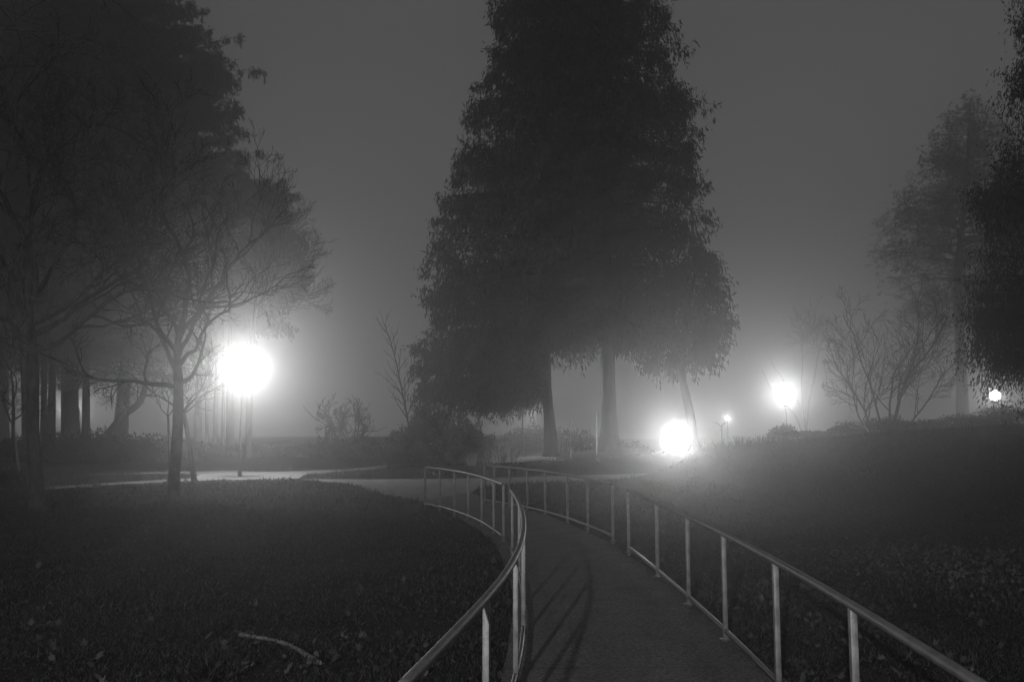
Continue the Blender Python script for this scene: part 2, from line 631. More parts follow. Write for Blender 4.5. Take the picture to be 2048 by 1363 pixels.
def lamp(label, pos, ground_z, power=LAMP, globe=0.33, post_r=0.055, group="park lamps glowing in the fog"):
    x, y, z = [float(c) for c in pos]
    h = z - ground_z
    root = thing("street_lamp", label, "street lamp", (x, y, ground_z), group)
    V, Q = lathe([(0.0, -0.05), (0.13, -0.05), (0.13, 0.02), (0.09, 0.05), (post_r + 0.015, 0.30), (post_r, 0.45), (post_r * 0.8, h - globe - 0.16), (post_r * 0.8, h - globe - 0.10)])
    mesh_obj("pole", V, Q, M['lamp_post'], root)
    V, Q = lathe([(post_r * 0.8, h - globe - 0.11), (0.085, h - globe - 0.10), (0.10, h - globe - 0.03), (0.11, h - globe * 0.93), (0.0, h - globe * 0.93)])
    mesh_obj("collar", V, Q, M['lamp_post'], root)
    prof = [(max(0.0005, globe * math.sin(a)), h - globe * math.cos(a)) for a in np.linspace(0, math.pi, 18)]
    V, Q = lathe(prof)
    mesh_obj("globe", V, Q, M['globe'], root)
    ld = bpy.data.lights.new("lamp_light", 'POINT')
    ld.energy = power
    ld.color = (1, 1, 1)
    ld.shadow_soft_size = 0.10
    lo = bpy.data.objects.new("lamp_light", ld)
    lo.location = (0, 0, h)
    link(lo, root)
    return root


L1 = at(487, 737, 31.0)
g1 = onz(478, 953, 0)
L1 = at(486, 737, g1[1])
lamp("big glowing globe lamp on a slim post by the left path", L1, Hs(L1[0], L1[1]), LAMP * 1.45, globe=0.55)  # globe built oversized, its disc stands in for the lamp's bloom
L2 = at(1351, 880, 36.3)
lamp("low blazing globe lamp half behind the grassy crest", L2, Hs(L2[0], L2[1]), LAMP * 1.1, globe=0.60)  # oversized globe, part of the blown-out glow is modelled as its size
L3 = at(1570, 787, 50.0)
lamp("smaller round globe lamp above the crest, beside the bare shrub", L3, Hs(L3[0], L3[1]), LAMP * 0.95, globe=0.62)  # globe enlarged beyond life size to imitate the bloom around it
L4 = at(1455, 836, 110.0)
lamp("tiny faint far lamp seen just left of the round one", L4, Hs(L4[0], L4[1]) - 0.3, LAMP * 0.6, globe=0.22)
L5 = at(1990, 791, 44.0)
lamp("lamp shining through the dark evergreen branches at the right edge", L5, Hs(L5[0], L5[1]), LAMP * 0.25, globe=0.26)
L6 = at(1045, 792, 46.5)
lamp("lamp hidden behind the hanging cedar foliage", L6, Hs(L6[0], L6[1]), LAMP * 1.8, globe=0.22)
L7 = at(141, 812, 90.0)  # unseen lamp, added to light the haze between the left trunks
lamp("added lamp mostly hidden behind the thick fir trunk, brightening the gaps in the left woods", L7, Hs(L7[0], L7[1]), LAMP * 1.3, globe=0.20)
lamp("park lamp standing behind the viewer beside the ramp", (-3.2, -9.0, 4.1), -0.05, 6000.0)


# ------------------------------------------------------------------ bare trees
def rot_about(v, ax, a):
    return v * math.cos(a) + np.cross(ax, v) * math.sin(a) + ax * (ax @ v) * (1 - math.cos(a))


def perp(d, rng):
    r = rng.normal(size=3)
    p = np.cross(d, r)
    return p / (np.linalg.norm(p) + 1e-9)


class Bare:
    def __init__(s, seed, env=None, wander=0.16, up=0.05, ratio=0.52, counts=(9, 9, 7, 5), ang=(0.55, 1.0), lmin=0.12, tmin=0.004):
        s.rng = np.random.default_rng(seed)
        s.limbs, s.twigs = Tubes(), Tubes()
        s.env, s.wander, s.up, s.ratio, s.counts, s.ang, s.lmin, s.tmin = env, wander, up, ratio, counts, ang, lmin, tmin

    def grow(s, p, d, L, r, lvl, curve=None, start=0.18):
        rng = s.rng
        steps = (14, 10, 7, 5, 4)[min(lvl, 4)]
        P, D = [np.array(p, float)], [np.array(d, float)]
        bend = perp(D[0], rng) * (0.10 if lvl else 0.04)
        for i in range(steps):
            dd = D[-1] + rng.normal(size=3) * s.wander + bend * rng.random() + np.array([0, 0, s.up if lvl else s.up * 0.6])
            if curve is not None:
                dd += np.asarray(curve) / steps
            dd /= np.linalg.norm(dd)
            q = P[-1] + dd * L / steps
            if s.env is not None and lvl > 0 and not s.env(q):
                if i < 1:
                    return
                break
            P.append(q); D.append(dd)
        k = len(P)
        end_r = max(s.tmin * 0.6, r * 0.28)
        R = r + (end_r - r) * np.linspace(0, 1, k) ** 0.85
        sides = (9, 6, 4, 3, 3)[min(lvl, 4)]
        (s.limbs if lvl <= 1 else s.twigs).add(np.array(P), R, sides, cap=False)
        if lvl >= len(s.counts):
            return
        n = s.counts[lvl]
        n = max(2, int(round(n * (0.75 + 0.5 * rng.random()))))
        for j in range(n):
            t = start + (1 - start) * (j + rng.random()) / n
            f = t * (k - 1)
            i = min(int(f), k - 2)
            q = P[i] + (P[i + 1] - P[i]) * (f - i)
            di = D[i]
            a = rng.uniform(*s.ang) * (1.0 - 0.3 * t)
            nd = rot_about(di, perp(di, rng), a)
            nl = L * s.ratio * (1.15 - 0.55 * t) * rng.uniform(0.7, 1.25)
            if nl < s.lmin:
                continue
            nr = max(s.tmin, min(R[i] * 0.62, 0.028 * nl + 0.002))
            s.grow(q, nd, nl, nr, lvl + 1)

    def build(s, root, origin, bark, twig, trunk_name="trunk"):
        tb = Tubes()
        for a in (s.limbs, s.twigs):
            for v, q in zip(a.V, a.Q):
                pass
            if a.n:
                tb.V += a.V
                tb.Q += [q + tb.n for q in a.Q]
                tb.n += a.n
        o = tb.build("crown", bark, root, origin)
        o.data.materials.append(twig)
        nl = sum(len(q) for q in s.limbs.Q)
        mi = np.ones(len(o.data.polygons), dtype=np.int32)
        mi[:nl] = 0
        o.data.polygons.foreach_set("material_index", mi)


def trunk_tube(root, origin, pts, rads, m, sides=14, name="trunk", lumps=0.10):
    P = dense(np.array(pts), 6)
    R = np.interp(np.linspace(0, 1, len(P)), np.linspace(0, 1, len(rads)), rads)
    R[0] *= 1.35; R[1] *= 1.15
    t = Tubes()
    t.add(P, R, sides, lumps=lumps)
    return t.build(name, m, root, origin)


def near_tree(label, pts_px, D, rads, limbs, seed, env=None, group="bare trees on the left lawn", counts=(9, 9, 7, 5), lmin=0.14, tmin=0.0055, bark=None, **kw):
    pts = [at(px, py, D) for px, py in pts_px]
    gz = Hs(pts[0][0], D)
    pts[0][2] = gz - 0.08
    root = thing("bare_tree", label, "tree", (pts[0][0], pts[0][1], gz), group)
    o = (pts[0][0], pts[0][1], gz)
    trunk_tube(root, o, pts, rads, bark or M['bark'])
    b = Bare(seed, env, counts=counts, lmin=lmin, tmin=tmin, **kw)
    for (px, py, dx, dy, dz, L, r, curve) in limbs:
        d = np.array([dx, dy, dz], float)
        d /= np.linalg.norm(d)
        b.grow(at(px, py, D), d, L, r, 0, curve)
    b.build(root, o, bark or M['bark'], M['twig'])
    return root


def ell(cx, cy, cz, rx, ry, rz, zlow=None):
    def f(q):
        if zlow is not None and q[2] < zlow:
            return False
        return ((q[0] - cx) / rx) ** 2 + ((q[1] - cy) / ry) ** 2 + ((q[2] - cz) / rz) ** 2 < 1
    return f


def seen(q):
    v = np.array([q[0], q[1] * CT + (q[2] - EYE) * ST, -q[1] * ST + (q[2] - EYE) * CT])
    return 1024 + FPX * v[0] / v[1], 681.5 - FPX * v[2] / v[1]


def clear_of_lamp(f, x0=428, y0=668):
    def g(q):
        px, py = seen(q)
        return f(q) and not (px > x0 and py > y0)
    return g


# tree B : centre left, trunk base (347,1003)
DB = 18.3
cB = at(375, 520, DB)
near_tree("bare spreading tree with forked trunk, just left of the big glowing lamp",
          [(345, 1005), (350, 930), (356, 850), (357, 770), (354, 720), (358, 660)], DB,
          [0.14, 0.112, 0.104, 0.10, 0.078, 0.06],
          [(357, 775, -1.0, -0.25, 0.28, 3.4, 0.055, (-0.1, 0, 1.5)),
           (357, 768, 0.95, -0.1, 0.30, 1.5, 0.050, (-0.1, 0, 1.6)),
           (356, 745, -0.8, 0.6, 0.55, 3.4, 0.050, (0, 0, 0.5)),
           (356, 715, 0.5, 0.7, 0.8, 3.4, 0.050, (0, 0, 0.3)),
           (355, 705, -0.45, -0.6, 0.9, 3.9, 0.052, (0, 0, 0.3)),
           (357, 680, 0.35, -0.3, 1.0, 4.4, 0.055, (0.3, 0, 0)),
           (358, 662, 0.02, 0.1, 1.0, 4.8, 0.060, (0.1, 0, 0)),
           (357, 735, 0.8, -0.6, 0.62, 3.0, 0.048, (0.0, 0, 0.7)),
           (357, 670, -0.3, 0.4, 1.0, 4.2, 0.050, (-0.2, 0, 0))],
          11, clear_of_lamp(ell(cB[0] - 0.15, DB, cB[2] + 0.1, 2.85, 2.8, 3.85)), counts=(8, 7, 5, 3), wander=0.2)
# tree A : far left, trunk base (75,1025)
DA = 16.3
cA = at(120, 420, DA)
near_tree("taller bare tree with dark straight trunk near the left edge",
          [(75, 1027), (73, 960), (66, 860), (66, 760), (64, 690), (58, 620), (56, 540)], DA,
          [0.15, 0.12, 0.108, 0.102, 0.09, 0.07, 0.055],
          [(66, 700, 0.9, -0.2, 0.45, 4.2, 0.060, (0, 0, 0.2)),
           (63, 690, -0.8, 0.3, 0.7, 3.6, 0.070, (0, 0, 0.5)),
           (64, 670, 0.55, 0.5, 1.0, 4.6, 0.060, (0.2, 0, 0.2)),
           (60, 640, -0.35, -0.5, 1.0, 4.6, 0.055, (0, 0, 0.2)),
           (60, 610, 0.6, -0.4, 1.1, 5.4, 0.060, (0.35, 0, 0)),
           (57, 560, 0.10, 0.1, 1.0, 5.2, 0.080, (0.2, 0, 0)),
           (58, 600, 0.4, 0.6, 1.0, 5.2, 0.055, (0.35, 0, 0)),
           (60, 650, 0.9, 0.4, 0.75, 4.6, 0.052, (0.1, 0, 0.3)),
           (56, 545, -0.5, 0.0, 1.0, 4.4, 0.050, (0.0, 0, 0.2))],
          23, ell(cA[0], DA, cA[2], 3.5, 3.3, 4.2), counts=(8, 7, 5, 4), wander=0.19)
# tree C : leaning thin trunk behind B
DC = 27.5
cC = at(395, 790, DC)
near_tree("small bare tree with thin leaning trunk, between the forked tree and the lamp post",
          [(390, 968), (383, 920), (374, 860), (367, 825)], DC, [0.10, 0.08, 0.07, 0.06],
          [(367, 827, 0.55, -0.2, 0.85, 2.4, 0.040, (0.9, 0, -0.25)),
           (367, 825, -0.75, 0.1, 0.40, 2.9, 0.036, (-0.5, 0, 0.0)),
           (367, 823, 0.1, 0.4, 1.0, 2.0, 0.035, (0.1, 0, 0)),
           (368, 826, 0.8, 0.5, 0.5, 2.0, 0.030, (0.3, 0, 0.1)),
           (367, 824, -0.3, -0.5, 0.8, 1.8, 0.030, (-0.3, 0, 0))],
          31, ell(cC[0] - 0.3, DC, cC[2] + 0.2, 2.4, 2.2, 1.55), counts=(8, 7, 5), ratio=0.5)
# tree D : far left small
DD = 27.0
cD = at(25, 760, DD)
near_tree("slender young bare tree at the left edge",
          [(40, 976), (34, 930), (27, 870), (27, 820), (26, 770)], DD, [0.09, 0.065, 0.06, 0.05, 0.04],
          [(27, 850, -0.8, 0.1, 0.6, 1.6, 0.030, (0, 0, 0.3)), (27, 840, 0.7, 0.2, 0.7, 1.5, 0.030, (0, 0, 0.3)),
           (27, 800, 0.5, -0.3, 0.9, 1.9, 0.030, (0, 0, 0.2)), (26, 770, -0.1, 0, 1, 2.2, 0.035, (0, 0, 0)),
           (27, 815, -0.5, 0.4, 0.9, 1.8, 0.028, (0, 0, 0.2))],
          37, ell(cD[0], DD, cD[2], 1.7, 1.6, 1.8), counts=(7, 6, 4), ratio=0.5)
# sapling beside B
near_tree("straight thin sapling just left of the forked trunk",
          [(341, 962), (339, 900), (336, 830)], 29.0, [0.055, 0.045, 0.035],
          [(336, 834, -0.5, 0, 0.8, 1.4, 0.022, (-0.5, 0, 0)), (336, 832, 0.4, 0.2, 0.9, 1.5, 0.022, (0.3, 0, 0)), (336, 830, 0, -0.3, 1, 1.5, 0.022, None)],
          41, None, counts=(7, 5, 3), ratio=0.45)


# ------------------------------------------------------------------ evergreens
def halves(tab_l, tab_r, D, ytab):
    k = D / FPX
    zs = np.array([at(1024, y, D)[2] for y in ytab])[::-1]
    return (lambda z: np.interp(z, zs, np.array(tab_l)[::-1]) * k), (lambda z: np.interp(z, zs, np.array(tab_r)[::-1]) * k)


def evergreen(name, label, base, trunk_pts, trunk_r, z0, z1, Rl, Rr, n_limbs, seed, m, style='cedar', density=1.0, leaf=(0.16, 0.42, 0.045, 0.09), group=None, depth=0.8, axis_at=None, trunk_m=None, droop=0.25, up_tip=0.35, skip=None, zpow=0.85, cat="tree", zj=0.3, dropz=0.0):
    rng = np.random.default_rng(seed)
    root = thing(name, label, cat, base, group)
    o = np.array(base, float)
    P = np.array(trunk_pts, float)
    trunk_tube(root, o, P, trunk_r, trunk_m or M['bark_dark'], 16)
    limbs = Tubes()
    TP = dense(P, 6)

    def centre(z):
        if axis_at is not None:
            return axis_at(z)
        return np.array([np.interp(z, TP[:, 2], TP[:, 0]), np.interp(z, TP[:, 2], TP[:, 1])])
    B0, B1, Wd = [], [], []
    for i in range(n_limbs):
        z = z0 + (z1 - z0) * (((i + rng.random()) / n_limbs) ** (1 / zpow) if zpow != 1 else (i + rng.random()) / n_limbs)
        ph = rng.uniform(0, 2 * math.pi)
        side_on = rng.random() < 0.28
        if side_on:                      # boughs reaching out sideways fill the outline
            ph = (0 if rng.random() < 0.5 else math.pi) + rng.normal() * 0.42
        c, s_ = math.cos(ph), math.sin(ph)
        zz = z - dropz
        rl, rr = float(Rl(zz)), float(Rr(zz))
        side = rr if c > 0 else rl
        Rx, Ry = side, depth * 0.5 * (rl + rr)
        L = math.hypot(Rx * c, Ry * s_) * (rng.uniform(0.88, 1.05) if side_on or rng.random() < 0.7 else rng.uniform(0.45, 0.9))
        if style == 'cedar' and rng.random() < 0.07:
            L *= rng.uniform(1.05, 1.22 if c > 0 else 1.12)
        ex, ey = Rx * c, Ry * s_
        nn = math.hypot(ex, ey) + 1e-9
        ex, ey = ex / nn, ey / nn
        if skip is not None and skip(z, ex):
            continue
        cc = centre(z)
        K = 9
        t = np.linspace(0, 1, K)
        dz = L * (-droop * t + (droop + 0.0) * up_tip * t ** 3 * 1.6) + L * 0.06 * np.sin(t * 3) + (rng.uniform(-0.22, 0.22) * L * t if style == 'fir' else rng.uniform(-0.06, 0.06) * L * t)
        wob = np.cumsum(rng.normal(size=K)) * 0.03 * L
        dz = dz + np.cumsum(rng.normal(size=K)) * 0.018 * L
        Pl = np.stack([cc[0] + ex * L * t - ey * wob, cc[1] + ey * L * t + ex * wob, z + dz], -1)
        limbs.add(Pl, 0.006 + (0.011 * L + 0.006) * (1 - t), 4, cap=False)
        nb = max(4, int(L * 6.0 * density))
        if style == 'cedar':
            tt = 1 - rng.random(nb) ** 1.15 * 0.92
            tt = np.concatenate([tt, rng.uniform(0.93, 1.03, max(2, int(2 * density)))])
            nb = len(tt)
            f = np.clip(tt, 0, 1) * (K - 1)
            ii = np.minimum(f.astype(int), K - 2)
            pos = Pl[ii] + (Pl[ii + 1] - Pl[ii]) * (f - ii)[:, None]
            lat = rng.normal(size=nb) * np.minimum(0.14 * L + 0.10, 0.75) * (1.15 - 0.7 * tt)
            pos[:, 0] += -ey * lat + ex * rng.normal(size=nb) * .12
            pos[:, 1] += ex * lat
            pos[:, 2] -= np.abs(lat) * 0.35 - rng.random(nb) * 0.22
            drop = rng.uniform(0.25, 1.15, nb) * (0.55 + 0.5 * rng.random(nb))
            nl = 13
            u = rng.random((nb, nl))
            spread = 0.20 * (1 - 0.75 * u)
            start = pos[:, None, :] + np.stack([rng.normal(size=(nb, nl)) * spread, rng.normal(size=(nb, nl)) * spread, -u * drop[:, None]], -1)
            ln = rng.uniform(leaf[0], leaf[1], (nb, nl))
            dirv = np.stack([rng.normal(size=(nb, nl)) * 0.30 + ex * 0.22, rng.normal(size=(nb, nl)) * 0.30 + ey * 0.22, -np.ones((nb, nl))], -1)
            # a few leaflets on top turn outward / up
            up = rng.random((nb, nl)) < 0.16
            dirv[..., 2] = np.where(up, rng.uniform(-0.2, 0.8, (nb, nl)), dirv[..., 2])
            dirv[..., 0] += np.where(up, rng.normal(size=(nb, nl)) * 0.7, 0)
            dirv /= np.linalg.norm(dirv, axis=-1)[..., None]
            end = start + dirv * ln[..., None]
            B0.append(start.reshape(-1, 3)); B1.append(end.reshape(-1, 3)); Wd.append(rng.uniform(leaf[2], leaf[3], nb * nl))
        else:
            # flat sprays with side twigs left and right along the limb
            tt = 1 - rng.random(nb) ** 1.1 * 0.85
            f = tt * (K - 1)
            ii = np.minimum(f.astype(int), K - 2)
            pos = Pl[ii] + (Pl[ii + 1] - Pl[ii]) * (f - ii)[:, None]
            pos[:, 2] += rng.normal(size=nb) * zj
            sgn = np.where(rng.random(nb) < 0.5, -1, 1)
            sl = (0.18 + 0.30 * L * (1.08 - tt)) * rng.uniform(0.5, 1.1, nb)
            sl = np.minimum(sl, 1.1)
            ang = rng.uniform(0.5, 1.0, nb) * sgn
            sx = ex * np.cos(ang) - ey * np.sin(ang)
            sy = ex * np.sin(ang) + ey * np.cos(ang)
            nl = 9
            u = np.tile(np.linspace(0.05, 1, nl), (nb, 1))
            start = pos[:, None, :] + np.stack([sx[:, None] * sl[:, None] * u, sy[:, None] * sl[:, None] * u, -0.25 * sl[:, None] * u ** 1.5], -1)
            ln = rng.uniform(leaf[0], leaf[1], (nb, nl))
            dirv = np.stack([sx[:, None] * 0.8 + rng.normal(size=(nb, nl)) * 0.45, sy[:, None] * 0.8 + rng.normal(size=(nb, nl)) * 0.45, rng.normal(size=(nb, nl)) * 0.7 - 0.15], -1)
            dirv /= np.linalg.norm(dirv, axis=-1)[..., None]
            end = start + dirv * ln[..., None]
            B0.append(start.reshape(-1, 3)); B1.append(end.reshape(-1, 3)); Wd.append(rng.uniform(leaf[2], leaf[3], nb * nl))
    B0, B1, Wd = np.concatenate(B0), np.concatenate(B1), np.concatenate(Wd)
    V, F = blades(B0 - o, B1 - o, Wd, mid=0.45)
    with_leaves("crown", limbs, V, F, trunk_m or M['bark_dark'], m, root, o)
    return root


CG = "tall drooping cedars in the middle"
DCED = 42.0
YT = [-420, -250, -120, 0, 60, 100, 150, 170, 250, 300, 350, 395, 410, 450, 470, 500, 560, 620, 640, 700, 740, 800, 860]
# left stem of the clump
bA = at(1103, 905, DCED); gz = Hs(bA[0], DCED)
LA = [10, 60, 90, 112, 118, 112, 108, 138, 172, 182, 192, 196, 205, 226, 222, 226, 240, 250, 272, 262, 255, 262, 262]
RA = [10, 60, 90, 100, 100, 100, 100, 100, 110, 110, 110, 110, 110, 110, 110, 110, 110, 105, 100, 90, 80, 60, 60]
Rl, Rr = halves(LA, RA, DCED, YT)
zt = at(1024, -420, DCED)[2]
zlow = at(1024, 752, DCED)[2]


def skipA(z, ex):
    return (z < zlow + 1.0 and ex > 0.2) or (z < zlow + 1.35 and ex > -0.55)


evergreen("cedar_tree", "broad drooping cedar on the left of the middle clump, lamp behind its lowest fronds",
          (bA[0], DCED, gz), [(bA[0], DCED, gz - .1), at(1098, 830, DCED), at(1092, 740, DCED), at(1090, 400, DCED), at(1095, 0, DCED), at(1100, -440, DCED)],
          [0.36, 0.26, 0.24, 0.21, 0.14, 0.02], zlow - 1.1, zt, Rl, Rr, 820, 101, M['cedar'], density=0.9, group=CG, skip=skipA, zpow=0.85, dropz=0.65, droop=0.16)
# middle stem
bB = at(1218, 905, DCED + 1.0); gz = Hs(bB[0], DCED + 1)
LB = [8, 50, 80, 110, 110, 110, 115, 120, 120, 120, 120, 120, 120, 120, 120, 120, 115, 110, 100, 90, 80, 60, 60]
RB = [8, 60, 110, 142, 145, 155, 180, 190, 208, 208, 190, 208, 228, 222, 170, 140, 132, 125, 125, 115, 100, 90, 80]
Rl, Rr = halves(LB, RB, DCED, YT)
evergreen("cedar_tree", "tallest cedar of the middle clump with a thick straight trunk",
          (bB[0], DCED + 1, gz), [(bB[0], DCED + 1, gz - .1), at(1217, 800, DCED + 1), at(1214, 650, DCED + 1), at(1205, 400, DCED + 1), at(1195, 0, DCED + 1), at(1185, -480, DCED + 1)],
          [0.52, 0.37, 0.34, 0.30, 0.2, 0.02], at(1024, 672, DCED)[2], zt + 1.5, Rl, Rr, 760, 102, M['cedar'], density=0.9, group=CG, zpow=0.85, dropz=0.65, droop=0.16)
# right leaning small cedar
DS = 40.5
yt = [470, 500, 520, 560, 600, 640, 660, 700, 740, 800]
Rl, Rr = halves([10, 30, 60, 80, 75, 80, 90, 95, 75, 40], [6, 22, 42, 62, 80, 92, 98, 80, 40, 25], DS, yt)
bC = at(1386, 872, DS)
gz = Hs(bC[0], DS)
evergreen("cedar_tree", "small leaning cedar at the right of the clump, above the blazing low lamp",
          (bC[0] + 0.25, DS, gz), [(bC[0] + 0.25, DS, gz - .1), at(1384, 850, DS), at(1372, 790, DS), at(1364, 740, DS), at(1372, 640, DS), at(1392, 540, DS), at(1402, 490, DS)],
          [0.26, 0.20, 0.185, 0.17, 0.12, 0.07, 0.02], at(1024, 722, DS)[2], at(1024, 490, DS)[2], Rl, Rr, 95, 103, M['cedar'], density=0.95, group=CG, zpow=1.0)

# firs on the left, beyond the path
FG = "hazy evergreens behind the left path"
DF = 80.0
YF = [-420, -250, 0, 50, 130, 200, 260, 350, 420, 460, 560, 640, 700, 800]
base = at(140, 925, DF); gz = Hs(base[0], DF)
R = [10, 130, 250, 275, 312, 330, 355, 395, 440, 470, 470, 420, 330, 230]
Rl, Rr = halves(R, R, DF, YF)
evergreen("fir_tree", "huge hazy fir filling the upper left, its edge sloping down to the lamp",
          (base[0], DF, gz), [(base[0], DF, gz), at(141, 850, DF), at(140, 720, DF), at(150, 300, DF), at(150, -200, DF), at(150, -440, DF)],
          [1.0, 0.8, 0.7, 0.55, 0.3, 0.03], at(1024, 690, DF)[2], at(1024, -420, DF)[2], Rl, Rr, 1250, 201, M['fir'], style='cedar', density=0.75, leaf=(0.28, 0.60, 0.07, 0.15), group=FG, depth=0.5, droop=0.16, up_tip=0.8, zpow=0.8)
for k, (px, DFk, w, top, r, lb, sd, lean) in enumerate([
        (172, 62.0, 130, 100, 0.28, "straight fir trunk standing close to the huge hazy fir", 211, 0),
        (236, 61.0, 190, 420, 0.48, "fir with a thick flared trunk right of the leaning stem", 212, 30),
        (8, 63.0, 150, -60, 0.34, "hazy fir cut by the left edge of the view", 213, 0),
        (100, 60.0, 120, 180, 0.28, "hazy fir behind the dark straight trunk at left", 214, 10)]):
    base = at(px, 930, DFk); gz = Hs(base[0], DFk)
    yk = [top, top + 150, 640, 760, 820]
    Rl, Rr = halves([8, w * .45, w, w * .9, w * 0.6], [8, w * .45, w, w * .9, w * .6], DFk, yk)
    evergreen("fir_tree", lb, (base[0], DFk, gz),
              [(base[0], DFk, gz), at(px + lean * .2, 850, DFk), at(px + lean * .5, 740, DFk), at(px + lean, (top + 700) / 2, DFk), at(px + lean, top, DFk)],
              [r * 1.3, r, r * .85, r * .6, .03], at(1024, 752, DFk)[2], at(1024, top, DFk)[2], Rl, Rr, 120, sd, M['fir'], style='fir', density=0.6,
              leaf=(0.2, 0.42, 0.035, 0.08), group=FG, droop=0.35, up_tip=0.4, zpow=0.9)

# near evergreen at the right edge
DR = 21.0
base = at(2235, 905, DR); gz = Hs(base[0], DR)
YR = [-500, -100, 0, 60, 110, 150, 200, 290, 340, 380, 440, 520, 620, 700, 740, 770, 800, 850]
RL = [20, 150, 184, 174, 190, 200, 212, 208, 228, 262, 254, 246, 262, 258, 272, 250, 226, 240]
Rl, Rr = halves(RL, RL, DR, YR)
evergreen("fir_tree", "dark near evergreen rising along the right edge",
          (base[0], DR, gz), [(base[0], DR, gz - .1), at(2236, 700, DR), at(2236, 300, DR), at(2236, -200, DR), at(2236, -520, DR)],
          [0.34, 0.30, 0.24, 0.14, 0.02], at(1024, 815, DR)[2], at(1024, -500, DR)[2], Rl, Rr, 640, 301, M['fir'], style='cedar', density=2.5,
          leaf=(0.07, 0.18, 0.018, 0.040), group=None, depth=1.0, droop=0.26, up_tip=0.7, zpow=0.9, dropz=0.45, zj=0.2, skip=lambda z, ex: at(1024, 818, DR)[2] < z < at(1024, 752, DR)[2] and ex < -0.72)

# faint broad tree far to the right
DX = 104.0
base = at(1925, 860, DX); gz = Hs(base[0], DX)
YX = [200, 260, 330, 400, 480, 540, 620, 700, 760]
Rl, Rr = halves([10, 60, 95, 130, 175, 160, 100, 60, 30], [10, 90, 150, 200, 230, 230, 200, 150, 100], DX, YX)
evergreen("leafy_tree", "faint broad tree fading into the fog at the right",
          (base[0], DX, gz - 1.0), [(base[0], DX, gz - 1.0), at(1922, 720, DX), at(1915, 560, DX), at(1930, 400, DX), at(1940, 210, DX)],
          [0.8, 0.6, 0.5, 0.3, 0.03], at(1024, 660, DX)[2], at(1024, 200, DX)[2], Rl, Rr, 260, 302, M['fir'], style='fir', density=1.1,
          leaf=(0.2, 0.42, 0.045, 0.09), depth=0.9, droop=-0.1, zpow=1.0, zj=0.9)


# ------------------------------------------------------------------ more bare trees and woodland stems
def far_bare(label, px, py, D, stems, env, seed, name="bare_tree", group=None, counts=(8, 7, 5), ratio=0.5, bark=None, tmin=0.012, sink=0.0, wander=0.13, up=0.03, cat="tree"):
    b = at(px, py, D)
    gz = Hs(b[0], D) - sink
    root = thing(name, label, cat, (b[0], D, gz), group)
    o = np.array([b[0], D, gz])
    g = Bare(seed, env, counts=counts, ratio=ratio, tmin=tmin, lmin=0.25, wander=wander, up=up)
    tr = Tubes()
    for (dx, dy, dz, L, r, curve) in stems:
        d = np.array([dx, dy, dz], float); d /= np.linalg.norm(d)
        g.grow(o + [dx * .25, dy * .1, 0], d, L, r, 0, curve, 0.3)
    g.build(root, o, bark or M['bark'], M['twig'])
    return root


DV = 40.0
cV = at(1765, 700, DV)
far_bare("vase shaped bare shrub tree with many stems on the right crest", 1772, 858, DV,
         [(-0.42, 0, 0.9, 6.8, 0.06, (-.2, 0, 0)), (-0.35, 0.4, 0.95, 5.6, 0.08, None), (-0.12, -0.2, 1, 7.5, 0.09, None), (0.10, 0.2, 1, 7.5, 0.06, (.2, 0, 0)),
          (0.30, -0.1, 0.95, 7.5, 0.07, (.3, 0, 0)), (0.5, 0.4, 0.85, 5.4, 0.06, (.3, 0, 0)), (0.55, 0, 0.8, 6.2, 0.05, (.3, 0, .1)), (-0.55, -0.2, 0.8, 5.7, 0.05, (0, 0, .3))],
         ell(cV[0] + 0.1, DV, cV[2], 3.2, 3.0, 4.3), 51, counts=(9, 7, 5), tmin=0.008, bark=M['bark_dark'])
DY = 112.0
cY = at(1610, 640, DY)
far_bare("very faint bare tree in the fog between the clump and the right shrub", 1612, 850, DY,
         [(0.0, 0, 1, 14.5, 0.18, None), (0.04, 0.2, 1, 13, 0.12, None), (-0.12, 0, 1, 13, 0.12, None), (0.16, 0, 1, 13, 0.1, None)],
         ell(cY[0], DY, cY[2] - .5, 5.2, 5, 5.2), 52, counts=(13, 9, 6), tmin=0.028)
D8 = 57.0
for k, (px, top, lb, sd) in enumerate([(683, 790, "faint twiggy shrub in the bright haze right of the big lamp", 61), (712, 800, "faint twiggy shrub, second in the bright haze right of the big lamp", 62), (650, 850, "low faint twiggy shrub nearest the big lamp's haze", 63)]):
    h = at(px, top, D8)[2]
    c = at(px, top, D8)
    far_bare(lb, px, 900, D8, [(-.3, 0, 1, h, .04, None), (0, .2, 1, h * 1.1, .05, None), (.25, 0, 1, h, .04, None), (.5, .1, .8, h * .7, .04, None), (-.55, .1, .8, h * .7, .04, None)],
             ell(c[0], D8, h * .5, 1.7, 1.6, h * .62), sd, name="bare_shrub", group="twiggy shrubs in the bright haze", counts=(9, 6, 3), tmin=0.015, cat="shrub")
# sapling on the left of the cedars
DP = 40.0
c = at(823, 740, DP)
far_bare("tall thin bare sapling rising beside the leafy bush", 826, 900, DP,
         [(-0.02, 0, 1, 6.6, 0.055, None)], None, 71, counts=(22, 5, 3), ratio=0.26, tmin=0.009, wander=0.03)
